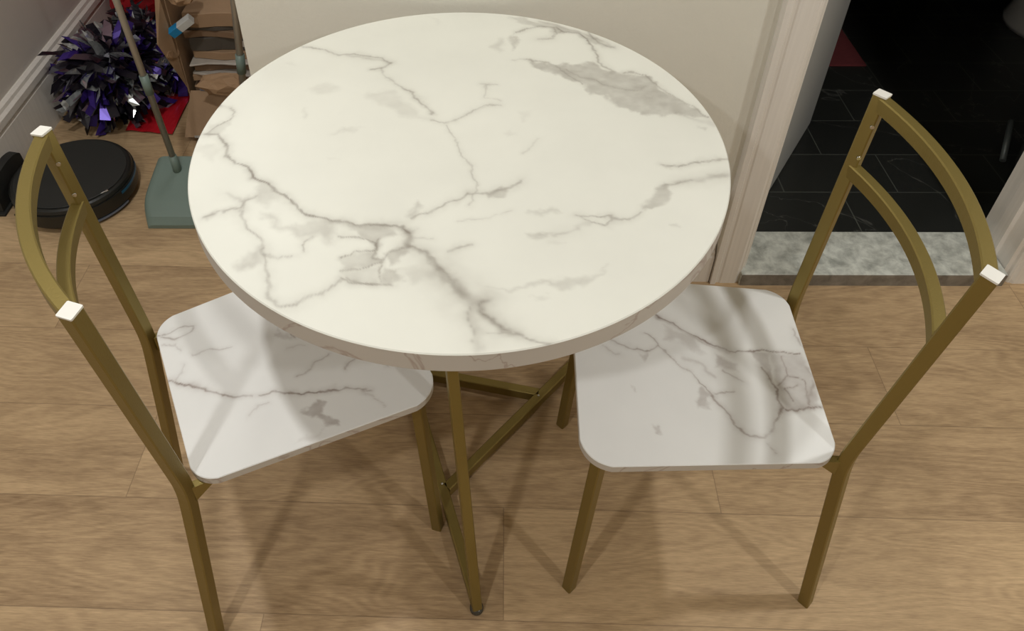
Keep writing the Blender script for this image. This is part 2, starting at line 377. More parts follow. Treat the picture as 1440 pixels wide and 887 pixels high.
TABLE_VEINS=[
('v',2.2,.55,[(-287,273),(-256,263),(-217,242),(-188,247),(-143,236),(-125,220),(-140,202),(-156,199)]),
('v',4,.3,[(-217,242),(-187,239),(-142,229),(-127,219)]),
('v',1.8,.5,[(-140,202),(-128,173),(-93,136),(-67,106),(-47,68)]),
('v',5,.18,[(-128,173),(-93,136),(-67,106),(-47,68)]),
('v',2,.4,[(-48,52),(-31,44),(-8,55),(13,74),(37,92),(64,89)]),
('v',1.8,.4,[(-27,38),(-20,17),(-7,1),(8,-44),(15,-63),(22,-96),(20,-136),(18,-149)]),
('v',1.8,.6,[(-388,90),(-371,84),(-360,70),(-367,50),(-379,37),(-388,20)]),
('p',6,.22,[(-392,37),(-367,50),(-354,37),(-374,15),(-385,10)]),
('v',2.4,.85,[(-390,20),(-373,13),(-355,-11),(-343,-41),(-328,-58),(-311,-65),(-294,-88),(-270,-104)]),
('p',8,.18,[(-394,-16),(-371,-11),(-351,-26),(-357,-51),(-383,-36)]),
('v',2.4,.85,[(-303,-74),(-289,-91),(-267,-106),(-244,-127),(-221,-153),(-193,-170),(-174,-179),(-137,-183),(-107,-183),(-77,-188),(-61,-203)]),
('v',5,.4,[(-174,-181),(-137,-186),(-107,-186),(-77,-190),(-61,-207),(-62,-227)]),
('v',5,.65,[(-62,-227),(-38,-242),(-20,-267)]),
('v',9,.55,[(-20,-267),(-2,-293),(16,-322)]),
('v',2,.5,[(-59,-227),(-38,-240),(-20,-263),(-8,-282)]),
('v',9,.5,[(-2,-286),(15,-308),(29,-319)]),
('v',7,.6,[(29,-319),(34,-339),(53,-356),(68,-368)]),
('v',2.5,.6,[(29,-319),(34,-339),(53,-353),(68,-366),(86,-378),(111,-382)]),
('v',8,.4,[(20,-333),(22,-360),(29,-392)]),
('v',2,.5,[(18,-326),(17,-353),(21,-379)]),
('v',1.5,.4,[(34,-368),(53,-363),(63,-365)]),
('v',2.6,.55,[(-66,-174),(-36,-161),(-12,-140),(14,-119)]),
('p',7,.35,[(-75,-172),(-59,-136),(-49,-145),(-63,-177)]),
('v',3,.55,[(-5,-136),(13,-122),(42,-124),(64,-112),(90,-95)]),
('p',5,.4,[(38,-121),(58,-109),(67,-114),(60,-128),(42,-130)]),
('v',2.2,.6,[(-344,-175),(-331,-164),(-314,-160),(-300,-155),(-298,-139),(-281,-127)]),
('p',7,.3,[(-347,-175),(-339,-160),(-326,-162),(-337,-180)]),
('v',4,.3,[(-323,-123),(-301,-137),(-281,-127)]),
('v',2.5,.5,[(-299,-160),(-283,-191),(-260,-216),(-250,-232)]),
('p',9,.3,[(-287,-103),(-259,-113),(-248,-137),(-261,-150),(-283,-137)]),
('v',3,.55,[(-250,-232),(-239,-268),(-230,-290),(-227,-312),(-212,-325),(-196,-326),(-176,-314),(-163,-308),(-152,-294),(-145,-283)]),
('v',2.2,.75,[(-145,-283),(-131,-286),(-105,-290),(-77,-292)]),
('v',2.4,.5,[(-248,-242),(-227,-248),(-208,-244)]),
('p',9,.45,[(-280,-268),(-266,-240),(-251,-230),(-248,-252),(-265,-270)]),
('p',12,.42,[(-272,-160),(-248,-168),(-233,-188),(-205,-190),(-171,-197),(-158,-211),(-165,-224),(-185,-205),(-199,-211),(-211,-207),(-237,-195),(-259,-177)]),
('p',8,.3,[(-221,-186),(-199,-173),(-170,-184),(-152,-207),(-170,-207)]),
('v',2,.5,[(-194,-207),(-200,-220),(-195,-232)]),
('p',6,.45,[(-137,-186),(-86,-192),(-76,-203),(-101,-215),(-109,-224),(-125,-211),(-142,-196)]),
('v',1.8,.65,[(-152,-207),(-131,-211),(-107,-219),(-108,-232),(-131,-238),(-150,-244)]),
('v',1.8,.6,[(-102,-211),(-109,-228),(-110,-244),(-95,-248)]),
('v',2,.65,[(-147,-267),(-122,-263),(-101,-252),(-85,-236),(-68,-230)]),
('v',1.8,.6,[(-98,-252),(-99,-271),(-94,-286)]),
('v',2,.6,[(-137,-279),(-120,-286),(-97,-290)]),
('p',7,.4,[(-153,-244),(-108,-238),(-98,-252),(-144,-271)]),
('p',7,.3,[(-144,-271),(-100,-259),(-97,-288),(-137,-283)]),
('p',6,.5,[(-93,-240),(-65,-223),(-58,-242),(-83,-256)]),
('p',7,.5,[(-91,-259),(-71,-263),(-67,-282),(-86,-292),(-96,-275)]),
('p',10,.25,[(-71,-263),(-32,-263),(-22,-278),(-58,-290)]),
('p',7,.45,[(-73,-194),(-55,-198),(-54,-227),(-68,-227)]),
('v',1.6,.3,[(-54,-213),(-31,-210)]),
('v',2.2,.35,[(-13,-235),(13,-226)]),
('v',2.2,.35,[(-3,-231),(19,-226)]),
('p',6,.55,[(249,-153),(270,-123),(288,-102),(301,-118),(282,-144),(256,-157)]),
('v',2.4,.5,[(290,-104),(306,-102),(330,-91)]),
('v',5,.32,[(340,-92),(363,-86),(384,-79)]),
('v',2.2,.6,[(249,-157),(236,-167),(220,-173),(202,-167),(178,-166),(157,-168)]),
('v',2,.6,[(166,-169),(176,-182),(200,-184),(208,-171)]),
('p',6,.3,[(152,-189),(171,-174),(176,-184),(157,-195)]),
('p',6,.45,[(88,-199),(124,-204),(111,-215),(95,-210)]),
('v',4,.3,[(124,-206),(157,-195)]),
('p',6,.3,[(92,-163),(114,-151),(139,-161),(111,-164)]),
('p',6,.2,[(120,-217),(140,-221),(125,-224)]),
('p',7,.35,[(37,-294),(68,-297),(110,-287),(132,-285),(166,-276),(196,-263),(171,-282),(136,-300),(109,-295),(70,-302)]),
('p',6,.25,[(94,-313),(116,-311),(108,-316)]),
('p',4,.4,[(285,-189),(293,-188),(298,-193),(288,-194)]),
('v',1.5,.25,[(5,-181),(32,-174),(69,-158)]),
('p',4,.3,[(145,-382),(145,-382),(145,-382)]),
('p',8,.3,[(48,275),(71,304),(79,297),(63,254)]),
('p',7,.4,[(85,381),(116,377),(146,357),(176,350),(216,323),(247,297),(262,269),(241,272),(225,297),(197,319),(166,319),(137,342),(99,357)]),
('v',2,.65,[(94,320),(114,334),(138,346),(164,338),(167,323)]),
('p',6,.5,[(87,315),(101,297),(96,264),(85,261)]),
('v',3,.5,[(135,297),(161,301),(178,327)]),
('v',2.2,.8,[(168,342),(182,327),(212,319),(228,290),(233,255),(235,227),(250,197)]),
('v',4,.4,[(139,365),(169,350),(213,327),(247,297),(263,272)]),
('v',1.8,.6,[(228,327),(246,283),(263,270)]),
('p',6,.62,[(111,230),(145,220),(158,207),(174,220),(187,213),(217,220),(235,220),(249,194),(270,188),(314,175),(332,138),(360,108),(392,56),(351,62),(306,67),(274,73),(250,90),(233,119),(207,128),(196,155),(170,174),(146,187),(126,207)]),
('v',2,.6,[(270,186),(287,188),(311,181),(315,162),(332,141),(345,119),(373,90),(389,56)]),
('v',1.6,.45,[(176,200),(198,174),(225,168),(250,143),(273,134),(293,134),(303,150)]),
('v',2,.5,[(111,228),(145,220),(165,200),(184,174),(196,155)]),
('v',5,.3,[(339,67),(366,53),(392,40)]),
('p',5,.3,[(362,34),(384,34),(375,23)]),
('v',1.6,.4,[(86,230),(111,228)]),
('v',2.2,.65,[(294,-56),(318,-60),(345,-49),(363,-48),(395,-41)]),
('p',6,.35,[(294,-56),(309,-57),(310,-68),(299,-66)]),
('v',5,.3,[(308,-97),(346,-87),(387,-76)]),
('v',1.8,.35,[(30,152),(57,155)]),
('v',1.8,.35,[(40,155),(36,115),(60,103)]),
('v',4,.2,[(-9,52),(13,77),(43,89)]),
('p',8,.14,[(62,17),(78,28),(87,17),(74,7)]),
('v',2,.25,[(95,-27),(118,7)]),
('p',8,.15,[(92,72),(106,78),(108,52),(98,50)]),
('p',10,.2,[(-254,138),(-225,154),(-198,132),(-231,120)]),
('p',10,.22,[(-162,114),(-157,129),(-113,136),(-68,71),(-48,54),(-97,60),(-105,82),(-133,94)]),
('p',6,.2,[(-249,59),(-250,85),(-243,82),(-240,51)]),
('p',7,.22,[(-199,16),(-185,29),(-150,31),(-180,19)]),
('p',5,.12,[(-197,-38),(-175,-47),(-190,-46)]),
('p',6,.15,[(-310,218),(-292,218),(-290,205)]),
('p',7,.12,[(-67,388),(-47,372),(-50,348)]),
]
RIGHT_SEAT_VEINS=[
('v',1.5,.8,[(241,-99),(210,-84),(182,-61),(150,-40),(126,-26),(100,-24),(64,-30),(18,-28)]),
('v',3.5,.3,[(241,-96),(211,-82),(183,-57),(151,-35),(127,-22)]),
('v',1.6,.55,[(262,-57),(244,-45),(240,-31),(258,-22),(274,-25),(296,-33),(319,-42)]),
('p',4,.4,[(278,-21),(259,-20),(271,1)]),
('v',1.6,.55,[(240,-31),(221,-8),(198,14),(176,40),(165,62)]),
('v',2,.7,[(168,58),(152,87),(142,111),(127,124),(106,123),(87,105),(69,75),(66,45),(74,32),(82,0)]),
('p',7,.4,[(61,-27),(18,-26),(6,-13),(4,33),(5,76),(63,77),(65,40)]),
('v',1.4,.6,[(46,-20),(43,12),(64,36)]),
('v',1.4,.6,[(43,12),(23,25),(19,51)]),
('v',1.8,.8,[(66,77),(41,76),(4,75)]),
('v',1.4,.6,[(49,65),(55,44),(34,34)]),
('v',3,.5,[(9,-3),(6,28),(25,69)]),
('v',2,.5,[(12,-81),(8,-51),(3,-22)]),
('v',1.7,.5,[(163,53),(137,46)]),
('p',6,.45,[(199,68),(184,41),(168,58),(175,79),(192,82)]),
('p',7,.45,[(150,-21),(119,-3),(127,16),(155,1)]),
('v',2,.5,[(145,12),(118,31)]),
('p',9,.35,[(227,-82),(179,-56),(169,-19),(201,-38),(227,-51)]),
('v',4,.3,[(205,-14),(173,4),(162,22)]),
('p',3,.45,[(291,43),(284,61),(289,57)]),
('p',4,.5,[(267,111),(255,113),(249,124),(261,124)]),
('v',1.8,.4,[(103,133),(96,154)]),
('v',2,.3,[(332,-26),(305,-13)]),
('p',5,.4,[(95,-27),(61,-27),(71,36),(82,0)]),
]
LEFT_SEAT_VEINS=[
('v',1.8,.85,[(4,34),(21,20),(32,7),(54,-10),(87,-39),(116,-51)]),
('v',3.5,.3,[(14,24),(37,4),(55,-8)]),
('v',1.8,.75,[(127,-53),(148,-62),(162,-72),(181,-88),(212,-96),(235,-100),(277,-125)]),
('v',1,.4,[(269,-122),(291,-162)]),
('v',1.8,.55,[(3,127),(27,133),(48,134),(64,128),(52,114),(31,113),(13,125)]),
('v',1.5,.35,[(11,106),(29,102),(38,84)]),
('v',1.6,.35,[(51,68),(86,59),(113,54)]),
('v',2,.3,[(15,31),(25,39),(30,54)]),
('v',1.4,.5,[(190,-50),(223,-35),(247,-29)]),
('v',1.8,.6,[(262,-73),(269,-60),(278,-60)]),
('p',4,.55,[(172,-116),(199,-110),(214,-120),(203,-134),(216,-153),(217,-162),(204,-165),(192,-154),(193,-139)]),
('p',6,.4,[(171,51),(187,57),(209,25),(181,34)]),
('v',1.6,.6,[(180,108),(194,66),(209,25)]),
('v',1.6,.6,[(297,-60),(313,-77),(322,-96)]),
('p',7,.25,[(146,-163),(168,-156),(191,-158),(172,-168)]),
('v',1.6,.3,[(101,-88),(117,-75),(133,-74)]),
('v',2,.25,[(187,13),(217,0)]),
]
# ------------------------------------------------------------------ room shell
WY = 1.38; WL = -1.335; CEIL = 2.13
bm = bmesh.new(); box(bm, WL-.1, 2.35, -2.6, 1.40, -.06, 0); box(bm, WL-.1, 0.0, 1.40, 3.0, -.06, 0)
struct('floor', bm, M['floor'])
bm = bmesh.new(); box(bm, WL-.1, 2.6, -2.6, 3.4, CEIL, CEIL+.08); struct('ceiling', bm, M['ceiling'])
bm = bmesh.new(); box(bm, WL-.1, WL, -2.6, 3.0, 0, CEIL); struct('wall_left', bm, M['wall_l'])
bm = bmesh.new(); box(bm, -.464, .60, WY, WY+.13, 0, CEIL); box(bm, .60, 1.36, WY, WY+.13, 1.98, CEIL); box(bm, 1.36, 2.5, WY, WY+.13, 0, CEIL)
struct('wall_back', bm, M['wall'])
bm = bmesh.new(); box(bm, 2.25, 2.35, -2.6, WY, 0, CEIL); struct('wall_right', bm, M['wall'])
bm = bmesh.new(); box(bm, WL, 2.35, -2.7, -2.6, 0, CEIL); struct('wall_front', bm, M['wall'])
bm = bmesh.new(); box(bm, WL, .0, 2.9, 3.0, 0, CEIL); box(bm, -.1, .0, WY+.13, 2.9, 0, CEIL); struct('wall_alcove', bm, M['wall_l'])
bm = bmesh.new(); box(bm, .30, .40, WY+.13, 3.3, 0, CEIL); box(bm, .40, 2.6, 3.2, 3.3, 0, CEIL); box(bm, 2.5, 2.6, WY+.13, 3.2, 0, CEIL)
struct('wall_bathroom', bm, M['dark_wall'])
bm = bmesh.new(); box(bm, .40, 2.5, 1.504, 3.2, -.05, .012); struct('floor_bathroom', bm, M['tile'])
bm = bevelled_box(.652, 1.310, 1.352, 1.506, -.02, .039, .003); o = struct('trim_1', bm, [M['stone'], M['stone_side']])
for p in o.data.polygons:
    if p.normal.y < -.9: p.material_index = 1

def profile_run(prof, p0, p1, inward):
    """moulding: prof = (offset from wall, z); p0->p1 along the wall; inward = unit vector away from wall"""
    bm = bmesh.new(); rows = []
    for p in (p0, p1):
        rows.append([bm.verts.new((p[0]+inward[0]*d, p[1]+inward[1]*d, z)) for d, z in prof])
    n = len(prof)
    for i in range(n): bm.faces.new((rows[0][i], rows[0][(i+1) % n], rows[1][(i+1) % n], rows[1][i]))
    bm.faces.new(rows[0][::-1]); bm.faces.new(rows[1])
    return bm
BB = [(0, 0), (.016, 0), (.016, .085), (.013, .092), (.013, .100), (.008, .106), (.006, .118), (0, .12)]
struct('baseboard_back', profile_run(BB, (-.464, WY), (.578, WY), (0, -1)), M['trim'])
BL = [(0, 0), (.018, 0), (.018, .148), (.014, .152), (.014, .160), (.022, .166), (.022, .186), (.014, .194), (.012, .204), (.004, .210), (0, .210)]
struct('baseboard_left', profile_run(BL, (WL, -2.6), (WL, 2.9), (1, 0)), M['trim'])
struct('baseboard_right', profile_run(BB, (1.40, WY), (2.25, WY), (0, -1)), M['trim'])
# door casing: outer back band, groove, flat
def casing(x_out, x_in):
    s = 1 if x_in > x_out else -1
    prof = [(0, 0), (0, -.024), (.012, -.024), (.016, -.018), (.022, -.018), (.026, -.020), (.062, -.020), (.068, -.016), (.072, -.016), (.076, -.012), (.076, 0)]
    bm = bmesh.new(); rows = []
    for z in (0, 2.04): rows.append([bm.verts.new((x_out+s*a, WY+b, z)) for a, b in prof])
    n = len(prof)
    for i in range(n): bm.faces.new((rows[0][i], rows[0][(i+1) % n], rows[1][(i+1) % n], rows[1][i]))
    bm.faces.new(rows[0][::-1]); bm.faces.new(rows[1]); return bm
o = struct('trim_2', casing(.581, .657), M['trim'])
o = struct('trim_3', casing(1.400, 1.316), M['trim'])
bm = bmesh.new(); box(bm, .59, 1.39, WY-.02, WY, 1.965, 2.04); struct('trim_4', bm, M['trim'])
# door frame lining
bm = bmesh.new(); box(bm, .60, .665, WY-.004, 1.51, 0, 1.98); box(bm, .665, .677, 1.42, 1.455, .03, 1.96); struct('trim_5', bm, M['trim'])
bm = bmesh.new(); box(bm, 1.312, 1.36, WY-.004, 1.51, 0, 1.98); box(bm, 1.300, 1.312, 1.42, 1.455, .03, 1.96); struct('trim_6', bm, M['trim'])
# open door leaf swung into the bathroom
dr = thing('door_1', '', '', (.700, 1.512, 0), 0); del dr['label']; del dr['category']; dr['kind'] = 'structure'
dr.rotation_euler = (0, 0, math.radians(DOOR_A))
bm = bevelled_box(.0, .60, .002, .036, .018, 1.95, .002); obj('door_leaf', bm, M['door'], dr)
bm = bmesh.new(); rod((.53, 0.002, .95), (.53, -.05, .95), .012, bm=bm); rod((.53, -.045, .95), (.43, -.045, .95), .009, bm=bm)
obj('door_handle', bm, M['chrome'], dr)

# ------------------------------------------------------------------ table
TX, TY = -.026, .9606; TR = .398; TZ = .755; TT = .032
tb = thing('round_table', 'round white marble-look dining table with gold metal base, against the wall', 'table', (TX, TY, 0))
outl = [(TR*math.cos(2*PI*i/720), TR*math.sin(2*PI*i/720)) for i in range(720)]
patterned_slab('tabletop', outl, TZ, TT, TABLE_VEINS, [M['marble'], M['marble_edge']], tb, 200, 1.0, .0015)
TW = .017
for k in range(3):
    a0 = math.radians(-86+120*k); fx, fy = .373*math.cos(a0), .373*math.sin(a0)
    dd = math.radians(107.4+120*k); ux, uy = math.cos(dd), math.sin(dd)
    up = (-uy, ux, 0)
    zt = TZ-TT-.0005
    tx, ty = fx+.165*ux, fy+.165*uy
    leg = obj('leg', tube([(fx, fy, .012), (tx, ty, zt-.016)], TW, TW, up), M['brass'], tb)
    leg['label'] = 'slanted gold square tube table leg'
    obj('stretcher', tube([(fx+.006*ux, fy+.006*uy, .0245), (fx+.505*ux, fy+.505*uy, .0245)], .0185, .026), M['brass'], tb)
    obj('top_bar', tube([(tx-.03*ux, ty-.03*uy, zt-.0085), (fx+.52*ux, fy+.52*uy, zt-.0085)], TW, TW), M['brass'], tb)
    ft = obj('foot', lathe([(0, 0), (.0105, 0), (.012, .003), (.012, .009), (.008, .012), (0, .012)], 24, centre=(fx, fy, 0)), M['rubber'], tb, smooth=True)
    bx_, by_ = fx+.225*ux, fy+.225*uy
    obj('bolt', lathe([(0, .0385), (.0030, .0385), (.0022, .0398), (0, .0402)], 12, centre=(bx_, by_, -.001)), M['chrome'], tb, smooth=True)

# ------------------------------------------------------------------ chairs
CT = .0195
def rounded_quad(x0, x1, w0, w1, r, n=22):
    """rear width w0 at x0, front width w1 at x1"""
    cs = [(x1, w1, 1), (x0, w0, 2), (x0, -w0, 3), (x1, -w1, 0)]
    P = [(x1, -w1), (x1, w1), (x0, w0), (x0, -w0)]
    out = []
    for i in range(4):
        p = Vector(P[i]); a = (Vector(P[i-1])-p).normalized(); b = (Vector(P[(i+1) % 4])-p).normalized()
        rr = r[i]; s = p+a*rr; e = p+b*rr
        for k in range(n+1):
            t = k/n; q = (1-t)**2*s+2*t*(1-t)*(p*.62+(s+e)*.19)+t*t*e
            out.append((q.x, q.y))
        nxt = Vector(P[(i+1) % 4]); q2 = nxt+(p-nxt).normalized()*r[(i+1) % 4]
        m = 96
        for k in range(1, m): out.append(tuple(e+(q2-e)*(k/m)))
    return out
def smooth_bend(pts, r=.035):
    a, b, c = [Vector(p) for p in pts]
    s = b+(a-b).normalized()*r; e = b+(c-b).normalized()*r
    return [a]+[(1-t)**2*s+2*t*(1-t)*b+t*t*e for t in (0, .25, .5, .75, 1)]+[c]
def make_chair(loc, rz, label, data, far):
    t = thing('dining_chair', label, 'chair', (loc[0], loc[1], 0), rz, 'dining chairs at the round table')
    seat = patterned_slab('seat', rounded_quad(.004, .378, .163, .1875, [.045, .045, .032, .032]), .44, .0155, data, [M['marble_seat'], M['marble_edge']], t, 130, 1.15)
    for s in (1, -1):
        pst = smooth_bend([(-.056, s*.172, 0), (-.0095, s*.1485, .425), (-.037, s*.1748, .8466)])
        post = obj('rear_post', tube(pst, CT, CT, (1, 1, 0)), M['brass'], t)
        post['label'] = 'bent gold tube forming rear leg and back upright'
        tp = Vector(pst[-1]); d = (Vector(pst[-1])-Vector(pst[-2])).normalized()
        obj('end_cap', tube([tp-d*.0005, tp+d*.0022], CT*1.03, CT*1.03, (1, 1, 0), .001), M['plastic_white'], post)
        obj('leg', tube([(.362, s*.166, 0), (.345, s*.150, .4243)], CT*.97, CT*.97, (1, 1, 0)), M['brass'], t)['label'] = 'straight gold front leg'
        bm = bmesh.new()   # gusset between seat and post
        z0 = .4245; g = [(-.002, z0), (.036, z0), (-.002, z0-.034)]
        A = [bm.verts.new((x, s*.1485-.0055, z)) for x, z in g]; B = [bm.verts.new((x, s*.1485+.0055, z)) for x, z in g]
        bm.faces.new(A); bm.faces.new(B[::-1])
        for i in range(3): bm.faces.new((A[i], B[i], B[(i+1) % 3], A[(i+1) % 3]))
        obj('bracket', bm, M['brass'], t)
        # screws on the inner face
        for zz in ((.800, .745) if s == far else ()):
            f = (zz-.425)/(.8466-.425); px = -.0095+(-.037+.0095)*f; py = s*(.1485+(.1748-.1485)*f)
            iy = py-s*(CT*.60)
            obj('screw', rod((px+.002, iy+s*.001, zz), (px+.002, iy-s*.0022, zz), .0030, 12), M['chrome'], post)
    def rail(zc, xe, ye, bow, w, h):
        n = 24; pts = []
        for i in range(n+1):
            u = -1+2*i/n; pts.append((xe-bow*(1-abs(u)**2.0), ye*u, zc))
        return tube(pts, w, h)
    obj('top_rail', rail(.8335, -.038, .171, .033, .0175, .024), M['brass'], t)['label'] = 'upper bowed gold backrest rail'
    obj('lower_rail', rail(.7155, -.029, .164, .033, .0175, .024), M['brass'], t)['label'] = 'lower bowed gold backrest rail'
    z = .4243-.008
    obj('seat_frame', tube([(.352, -.14, z), (.352, .14, z)], .016, .016), M['brass'], t)
    obj('seat_frame', tube([(.022, -.14, z), (.022, .14, z)], .016, .016), M['brass'], t)
    for s in (1, -1): obj('seat_frame', tube([(.030, s*.128, z), (.344, s*.132, z)], .016, .016), M['brass'], t)
    return t
make_chair((.5345, .7778), 3.0994, 'gold-framed chair with marble-look seat, on the right side of the table near the doorway', RIGHT_SEAT_VEINS, -1)
make_chair((-.4723, .7194), .4757, 'gold-framed chair with marble-look seat, on the left side of the table near the robot vacuum', LEFT_SEAT_VEINS, 1)

# ------------------------------------------------------------------ robot vacuum and dock
rv = thing('robot_vacuum', 'round flat black robot vacuum on the wood floor by the left wall', 'vacuum', (-1.122, 1.690, 0))
obj('body', lathe([(0, .010), (.146, .010), (.156, .018), (.160, .030), (.160, .066), (.157, .074), (.152, .0775), (0, .078)], 96), M['black'], rv, smooth=False)
obj('top_cover', lathe([(0, .0781), (.146, .0781), (.147, .0795), (.145, .0805), (.05, .0815), (0, .0815)], 96), M['black_matte'], rv)
def arc_strip(r0, r1, a0, a1, z0, z1, n=24):
    bm = bmesh.new(); R = []
    for i in range(n+1):
        a = math.radians(a0+(a1-a0)*i/n)
        R.append([bm.verts.new((r*math.cos(a), r*math.sin(a), z)) for r, z in ((r0, z0), (r1, z0), (r1, z1), (r0, z1))])
    for p, q in zip(R, R[1:]):
        for j in range(4): bm.faces.new((p[j], p[(j+1) % 4], q[(j+1) % 4], q[j]))
    bm.faces.new(R[0]); bm.faces.new(R[-1][::-1]); return bm
obj('bumper', arc_strip(.154, .1635, -110, 70, .022, .062, 60), M['black'], rv)
obj('accent_strip', arc_strip(.154, .1645, -20, 28, .050, .058), M['blue_led'], rv)['label'] = 'blue strip on the bumper'
obj('accent_strip', arc_strip(.154, .1622, -75, -15, .010, .016), M['paper_b'], rv)['label'] = 'pale blue strip low on the rim'
bm = bevelled_box(-.012, .012, -.004, .004, 0, .004, .001); o = obj('button', bm, M['chrome'], rv); o.location = (.120, -.080, .0765); o.rotation_euler = (0, 0, math.radians(40))
obj('wheel', rod((-.10, -.02, .012), (-.10, .02, .012), .012), M['black_matte'], rv)
obj('wheel', rod((.10, -.02, .012), (.10, .02, .012), .012), M['black_matte'], rv)
dk = thing('charging_dock', 'small black charging dock against the left wall beside the robot vacuum', 'dock', (-1.304, 1.69, 0))
bm = bmesh.new()
P = []
for i in range(25):
    a = PI*i/24; P.append((.082*math.cos(a), .085+.026*math.sin(a)))
P = [(.088, 0)]+P+[(-.088, 0)]
A = [bm.verts.new((-.028, y, z)) for y, z in P]; B = [bm.verts.new((.010, y*.96, z*.95)) for y, z in P]
bm.faces.new(A); bm.faces.new(B[::-1])
for i in range(len(P)): bm.faces.new((A[i], A[(i+1) % len(P)], B[(i+1) % len(P)], B[i]))
dko = obj('body', bm, M['black_matte'], dk)
obj('base_plate', bevelled_box(-.028, .018, -.095, -.002, 0, .008, .002), M['black_matte'], dk)
cord = bmesh.new(); pp = [Vector((-1.262+.01*i+.006*math.sin(i*1.3), 1.600-.0125*i, .004)) for i in range(7)]
for a, b in zip(pp, pp[1:]): rod(a, b, .0032, 8, cord)
o = obj('power_cord', cord, M['black_matte']); tag(o, 'short black cord end curling on the floor below the charging dock', 'cord')

# ------------------------------------------------------------------ long-handled dustpan and broom
dp = thing('dustpan', 'sage green long-handled dustpan with steel pole, left of the table', 'dustpan', (-.755, 1.55, 0))
def loft(sections, closed_ends=True, bm=None):
    bm = bm or bmesh.new(); R = [[bm.verts.new(p) for p in s] for s in sections]
    n = len(R[0])
    for p, q in zip(R, R[1:]):
        for j in range(n): bm.faces.new((p[j], p[(j+1) % n], q[(j+1) % n], q[j]))
    if closed_ends: bm.faces.new(R[0][::-1]); bm.faces.new(R[-1])
    return bm
secs = []
for k in range(15):
    t = k/14; y = .0+.185*t
    hw = .128+.026*math.sin(PI*.5*min(1, t*2.2))-.012*t
    ht = .012+.088*(t**.6)
    c = .018+.010*t; pts = []
    top = []
    for i in range(9):
        a = PI/2*i/8; top.append((-hw+c-c*math.cos(a), ht-min(c, ht*.8)+min(c, ht*.8)*math.sin(a)))
    prof = [(-hw, 0)]+top+[(-x, z) for x, z in top[::-1]]+[(hw, 0)]
    secs.append([(x, y, z+.001) for x, z in prof])
obj('pan', loft(secs), M['green'], dp, smooth=False)
# raised hood with a curved lip and socket
secs = []
for k in range(10):
    t = k/9; a = t*PI/2
    yy = .10+.10*t
    hw = .048*math.cos(a*.55)+.03
    zb = .06; zt_ = .092+.03*math.sin(a)
    secs.append([(.02-hw+.05, yy, zb), (.02-hw+.055, yy, zt_), (.02+hw+.05, yy, zt_+.012), (.02+hw+.05, yy, zb)])
obj('hood', loft(secs), M['green'], dp)
h0 = Vector((-.826+.755, 1.693-1.55, .085)); h1 = Vector((HX+.755, HY-1.55, 1.05))
dirh = (h1-h0).normalized()
obj('socket', rod(h0-dirh*.01, h0+dirh*.05, .0125, 20, r1=.0105), M['green'], dp)
hd = obj('handle', rod(h0+dirh*.03, h1, .0085, 20), M['pole'], dp)
jm = h0+dirh*JT
obj('joint', rod(jm, jm+dirh*.055, .0112, 20), M['green'], hd)
br = thing('broom', 'sage green broom with steel pole by the wall corner, partly hidden behind the table', 'broom', (-.647, 1.79, 0))
b0 = Vector((0, 0, .10)); b1 = b0+Vector((.016, .020, .226))*4.6; dirb = (b1-b0).normalized()
obj('broom_head', loft([[(-.12, -.02, .07), (.12, -.02, .07), (.12, .02, .07), (-.12, .02, .07)], [(-.11, -.018, .095), (.11, -.018, .095), (.11, .018, .095), (-.11, .018, .095)], [(-.02, -.015, .115), (.02, -.015, .115), (.02, .015, .115), (-.02, .015, .115)]]), M['green'], br)
bm = bmesh.new()
for i in range(26):
    for j in range(4):
        x = -.112+.224*i/25; y = -.014+.028*j/3
        rod((x, y, .072), (x*1.06, y*1.5, .001), .0022, 5, bm)
obj('bristles', bm, M['black_matte'], br)['kind'] = 'stuff'
hd = obj('handle', rod(b0, b1, .0095, 20), M['pole'], br)
jm = b0+dirb*BJ
obj('joint', rod(jm, jm+dirb*.055, .0122, 20), M['green'], hd)

# ------------------------------------------------------------------ pom-poms
def pompom(loc, R, n, label, seed, weights, flat=.9, parent=None):
    r = random.Random(seed)
    t = thing('pom_pom', label, 'pom-pom', loc, 0, 'cheer pom-poms in the corner')
    bm = bmesh.new()
    for i in range(n):
        z = r.uniform(-.95, 1); a = r.uniform(0, 2*PI); q = math.sqrt(1-z*z)
        d = Vector((q*math.cos(a), q*math.sin(a), z*flat)).normalized()
        side = d.cross(Vector((r.uniform(-1, 1), r.uniform(-1, 1), r.uniform(-1, 1)))).normalized()
        w = r.uniform(.009, .017); L = R*r.uniform(.62, 1.04)
        droop = Vector((0, 0, -1))*r.uniform(.1, .5)*R; curl = (side.cross(d)*r.uniform(-.8, .8)+side*r.uniform(-.5, .5))*R
        mi = r.choices(range(4), weights)[0]
        k = 6; prev = None; tw = r.uniform(.8, 1.6)
        for s in range(k+1):
            u = .25+.75*s/k
            p = d*L*u+(droop+curl)*(u**2.4)*.7
            if p.z+loc[2] < .006: p.z = .006-loc[2]+r.uniform(0, .01)
            sd = (side*math.cos(u*tw)+side.cross(d)*math.sin(u*tw)).normalized()*w
            cur = (bm.verts.new(p-sd), bm.verts.new(p+sd))
            if prev:
                f = bm.faces.new((prev[0], prev[1], cur[1], cur[0])); f.material_index = mi
            prev = cur
    obj('streamers', bm, [M['foil_black'], M['purple'], M['silver'], M['mauve']], t)['kind'] = 'stuff'
    bm = bmesh.new(); bmesh.ops.create_icosphere(bm, subdivisions=3, radius=R*.52); obj('core', bm, M['foil_black'], t)
    return t
pompom((-1.145, 2.105, .145), .172, 560, 'purple, black and silver foil pom-pom on the floor, lowest and largest of the heap', 1, (.46, .24, .20, .10))
